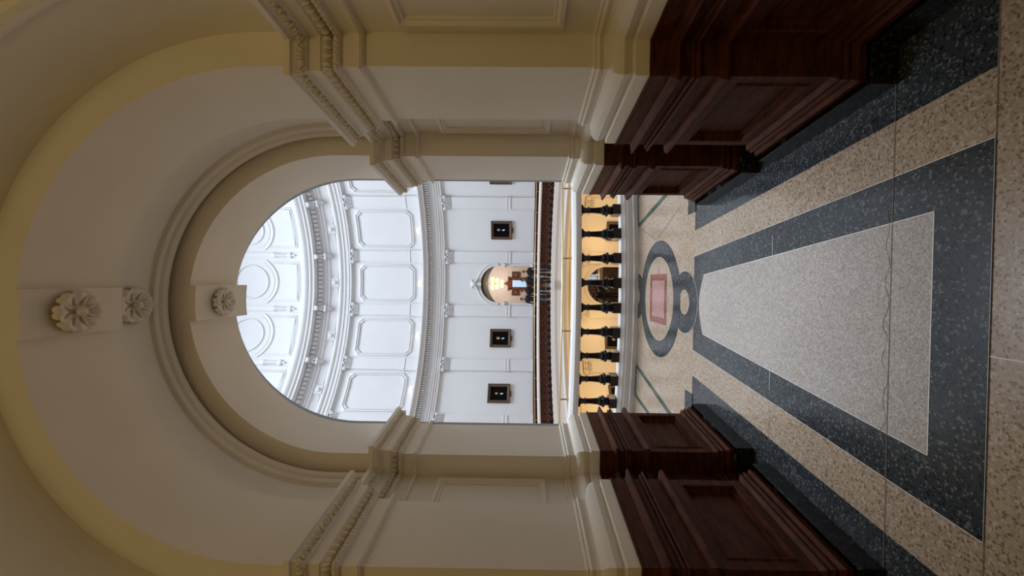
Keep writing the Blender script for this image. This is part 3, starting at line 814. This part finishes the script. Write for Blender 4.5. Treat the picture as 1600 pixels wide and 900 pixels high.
# iron stair railing behind the far people
def railing(name, y, z0, z1, xw, n, label, xc=0):
    e = empty(name, (xc, y, z0)); tag(e, label, 'railing')
    bm = bmesh.new(); box(bm, -xw, xw, -.03, .03, z1-z0-.06, z1-z0); link('rail', bm, IR, e)
    bm = bmesh.new(); box(bm, -xw, xw, -.02, .02, .04, .08)
    link('bottom_rail', bm, IR, e)
    bm = bmesh.new(); lathe(bm, [(.03, 0), (.03, .1), (.018, .16), (.018, .4), (.034, .45), (.018, .5), (.016, z1-z0-.05), (.001, z1-z0-.05)], seg=8); f = None
    for k in range(n):
        if f is None: f = b = link('baluster', bm, IR, e)
        else: b = f.copy(); COL.objects.link(b); b.parent = e
        b.location = (-xw+.05+(2*xw-.1)*k/(n-1), 0, 0)
railing('stair_railing', CY+17.2, 0, 1.1, 1.9, 17, 'thin dark iron railing in the far hall behind the standing people')

# ------------------------------------------------------------------ people
def person(loc, rz, ht, label, lean=0, arms='down', bag=False, top=CLD, legs=CLN, hair_long=False, group=None):
    e = empty('person', loc, rz); tag(e, label, 'person', group)
    k = ht/1.75
    V = []; E = []; Rr = []; 
    def v(x, y, z, r, par=None):
        V.append((x*k, y*k, z*k)); Rr.append((r[0]*k, r[1]*k) if isinstance(r, tuple) else (r*k, r*k)); i = len(V)-1
        if par is not None: E.append((par, i))
        return i
    pelvis = v(0, 0, .95, (.155, .115)); waist = v(0, 0, 1.10, (.135, .10), pelvis); chest = v(0, -lean*.04, 1.30, (.165, .115), waist)
    upch = v(0, -lean*.06, 1.42, (.13, .095), chest); neck = v(0, -lean*.07, 1.49, .070, upch); nk2 = v(0, -lean*.09, 1.545, .056, neck)
    hd = v(0, -lean*.10-.012, 1.615, (.072, .092), nk2); hd2 = v(0, -lean*.10, 1.69, (.074, .09), hd)
    for s in (-1, 1):
        sh = v(s*.17, -lean*.06, 1.42, .062, upch)
        if arms == 'rail':   # forearms forward, resting on the rail
            el = v(s*.23, -.05, 1.17, .046, sh); wr_ = v(s*.17, -.27, 1.06, .032, el); pm = v(s*.16, -.34, 1.05, (.040, .020), wr_)
            ft = [(-.02, -.075, -.01), (0, -.085, -.015), (.018, -.08, -.015), (.034, -.065, -.02)]; th = (-s*.045, -.03, 0)
        else:
            el = v(s*.235, .01, 1.15, .045, sh); wr_ = v(s*.25, -.04, .91, .031, el); pm = v(s*.25, -.055, .84, (.022, .040), wr_)
            ft = [(0, -.03, -.075), (0, -.01, -.085), (0, .01, -.08), (0, .028, -.065)]; th = (-s*.01, -.045, -.03)
        p0 = V[pm]
        for f in ft + [th]:
            a = v(p0[0]/k+f[0]*.55, p0[1]/k+f[1]*.55, p0[2]/k+f[2]*.55, .011, pm); v(p0[0]/k+f[0]*1.0, p0[1]/k+f[1]*1.0-.004, p0[2]/k+f[2]*1.0, .009, a)
        hip = v(s*.09, 0, .88, .095, pelvis); kn = v(s*.10, -.01, .50, .062, hip); an = v(s*.11, .02, .10, .042, kn); heel = v(s*.11, .01, .045, .04, an); v(s*.13, -.15, .035, (.042, .032), heel)
    me = bpy.data.meshes.new('body'); me.from_pydata(V, E, [])
    o = bpy.data.objects.new('body', me); COL.objects.link(o); o.parent = e
    md = o.modifiers.new('skin', 'SKIN'); md.use_smooth_shade = True
    sv = me.skin_vertices[0].data
    for i, r in enumerate(Rr): sv[i].radius = r
    sv[0].use_root = True
    ss = o.modifiers.new('sub', 'SUBSURF'); ss.levels = 1; ss.render_levels = 2
    bpy.context.view_layer.update()
    dg = bpy.context.evaluated_depsgraph_get(); ev = o.evaluated_get(dg)
    nm = bpy.data.meshes.new_from_object(ev); o.modifiers.clear(); o.data = nm
    nm.materials.clear()
    for m in (top, legs, SK): nm.materials.append(m)
    for p in nm.polygons:
        c = p.center/k
        hand = (arms == 'rail' and c.y < -.27 and c.z > .9) or (arms != 'rail' and c.z < .92 and abs(c.x) > .205 and c.z > .6)
        p.material_index = 2 if (c.z > 1.52 or hand) else (0 if c.z > .93 else 1)
        p.use_smooth = True
    # nose, ears, eyes, mouth carried on the head; hair cap
    yy = -lean*.10
    bm = bmesh.new()
    sph(bm, (0, (yy-.102)*k, 1.632*k), (.012*k, .018*k, .022*k), 8, 6)
    for s in (-1, 1): sph(bm, (s*.076*k, yy*k, 1.64*k), (.012*k, .022*k, .032*k), 8, 6)
    link('nose_and_ears', bm, SK, o, smooth=80)
    bm = bmesh.new()
    for s in (-1, 1): sph(bm, (s*.028*k, (yy-.093)*k, 1.658*k), (.010*k, .008*k, .005*k), 8, 6)
    box(bm, -.022*k, .022*k, (yy-.103)*k, (yy-.088)*k, 1.592*k, 1.597*k)
    link('eyes_and_mouth', bm, HR, o)
    bm = bmesh.new(); sph(bm, (0, (yy+.022)*k, 1.706*k), (.081*k, .096*k, .060*k), 14, 10); sph(bm, (0, (yy+.044)*k, 1.66*k), (.077*k, .066*k, .085*k), 14, 10)
    if hair_long: sph(bm, (0, (yy+.06)*k, 1.60*k), (.085*k, .055*k, .13*k), 12, 8)
    link('hair', bm, HR, e, smooth=80)
    if bag:
        bm = bmesh.new(); sph(bm, (0, .18*k, 1.25*k), (.15*k, .09*k, .21*k), 12, 10); link('backpack', bm, CLN, e, smooth=80)
gp = 'visitors behind the far balustrade'
person((.70, CY+9.0, 0), PI*0+.2, 1.66, 'person in black at the far rail, topmost of the four in the sideways photo', arms='rail', lean=1, group=gp)
person((.24, CY+9.15, 0), -.3, 1.74, 'person in dark clothes in front of the blue-lit door across the rotunda', arms='down', lean=0, group=gp, hair_long=True)
person((-.34, CY+9.0, 0), .1, 1.72, 'bulky dark-clothed person at the far rail, third of four counting down the photo', arms='rail', lean=1, bag=True, group=gp)
person((-.80, CY+9.1, 0), -.25, 1.76, 'dark-clothed person by the distant arch jamb, lowest of the four in the photo', arms='down', lean=0, group=gp)

# ------------------------------------------------------------------ lower storey
LZ = -6.1
bm = bmesh.new()
arch_wall(bm, cyl, far, HR_, LZ+CROWN-HR_, XM, -.6, LZ); arch_wall(bm, cyl, near, HR_, LZ+CROWN-HR_, XM, -.6, LZ)
for a0, a1 in ((9, 171), (-171, -9)): ring(bm, [(RW, LZ), (RW, -.6)], a0, a1, 1.5)
wl = link('wall_lower_rotunda', bm, YL, smooth=30); tag(wl, kind='structure')
bm = bmesh.new(); ring(bm, [(.01, LZ), (RW, LZ)], step=3); tag(link('floor_lower', bm, TC), kind='structure')
bm = bmesh.new(); ring(bm, [(RW, -.62), (RW-.42, -.62), (RW-.42, -.70), (RW-.40, -.80), (RW-.30, -.88), (RW-.28, -.95), (RW-.18, -.96), (RW-.18, -1.12), (RW-.10, -1.14), (RW-.10, -1.40), (RW-.16, -1.42), (RW-.14, -1.56), (RW-.09, -1.58), (RW-.09, -1.68), (RW, -1.70)], step=1.5)
tl = link('trim_lower_entablature', bm, YL, smooth=30); tag(tl, kind='structure')
bm = bmesh.new()
for k in range(-75, 76):
    a = k*.8; M = Matrix.Translation(polar(a, RW-.18, 0)) @ Matrix.Rotation(-R_(a), 4, 'Z'); box(bm, -.038, .038, -.08, .02, -1.10, -.98, 0, M)
link('dentils', bm, YL, tl)
bm = bmesh.new(); box(bm, -.31, .31, -.09, .03, LZ, -2.18)
p3 = link('lower_pilaster', bm, YL, wl); link('capital', capital_bm(.62, -2.18, -1.70), YL, p3, smooth=50)
for i, a in enumerate(PA):
    q = p3 if i == 0 else copy_tree(p3, wl); q.location = polar(a, RW); q.rotation_euler = (0, 0, -R_(a))
bm = bmesh.new(); archivolt(bm, far, HR_, HR_+.18, LZ+CROWN-HR_, LZ)
tag(link('trim_lower_archivolt', bm, YL, smooth=35), kind='structure')
G2 = 'portraits on the warm lower wall'
portrait(18, LZ+2.5, 'dark portrait on the warm lower wall, between balusters above the lower arch in the photo', G2, w=1.06, h=1.3)
portrait(-18, LZ+2.5, 'dark portrait on the warm lower wall, between balusters below the lower arch in the photo', G2, w=1.06, h=1.3)
portrait(-36, LZ+2.5, 'dark framed portrait on warm lower wall, just peeping out near the lowest balusters', G2, w=1.06, h=1.3)
def lowv(x, r, z): return Vector((x, CY+r, z+LZ))
bm = bmesh.new(); vault(bm, lowv, steps_of([(9.77, 0), (10.3, 0)]), z0=0); vault(bm, lowv, steps_of([(10.3, 0), (10.3, .2), (13, .2)]), z0=0, mi=1)
tag(link('ceiling_lower_vault', bm, [YL, BN], smooth=30), kind='structure')
bm = bmesh.new()
box(bm, -3.5, 3.5, CY+17, CY+17.1, LZ, -.7); box(bm, -3.6, -3.5, CY+13, CY+17, LZ, -.7); box(bm, 3.5, 3.6, CY+13, CY+17, LZ, -.7); box(bm, -3.5, 3.5, CY+13, CY+17, -.8, -.7)
for s in (-1, 1): box(bm, min(s*1.5, s*3.5), max(s*1.5, s*3.5), CY+12.95, CY+13, LZ, -.7)
box(bm, -1.5, 1.5, CY+12.95, CY+13, LZ+4.35, -.7)
tag(link('wall_stair_hall', bm, BN), kind='structure')
bm = bmesh.new(); box(bm, -3.5, 3.5, CY+10, CY+17, LZ-.1, LZ-.002); tag(link('floor_stair_hall', bm, TC), kind='structure')
bm = bmesh.new(); box(bm, -1.5, 1.5, CY+11.2, CY+13, LZ+.0, LZ+1.6)
for k in range(6): box(bm, -1.2, 1.2, CY+11.2-.28*(k+1), CY+11.2-.28*k, LZ, LZ+1.6-.26*(k+1))
tag(link('floor_stair_landing', bm, BN), kind='structure')
wn = empty('window_1', (.45, CY+16.98, -3.1)); tag(wn, kind='structure')
bm = bmesh.new(); box(bm, -.25, .25, -.02, 0, -.7, .7); link('window_pane', bm, SG, wn)
bm = bmesh.new()
for x0, x1, z0, z1 in ((-.32, -.24, -.78, .78), (.24, .32, -.78, .78), (-.24, .24, .7, .78), (-.24, .24, -.78, -.7), (-.02, .02, -.7, .7)): box(bm, x0, x1, -.05, 0, z0, z1)
link('window_frame', bm, WT, wn)
railing('landing_railing', CY+12.9, LZ+2.9, LZ+3.8, 1.25, 12, 'iron stair railing seen under the crown of the lower arch')
bm = bmesh.new(); box(bm, -1.4, 1.4, CY+12.3, CY+13.0, LZ+2.72, LZ+2.9); tag(link('floor_upper_stair_landing', bm, YL), kind='structure')
gl = 'visitors on the lower landing'
person((-.10, CY+11.9, LZ+1.6), .3, 1.70, 'dark person on the lower landing seen between balusters, nearer the arch middle', top=CLD, group=gl)
person((-.62, CY+12.0, LZ+1.6), -.4, 1.74, 'dark person on the lower landing beside the photo-bottom jamb of the lower arch', top=CLN, group=gl)
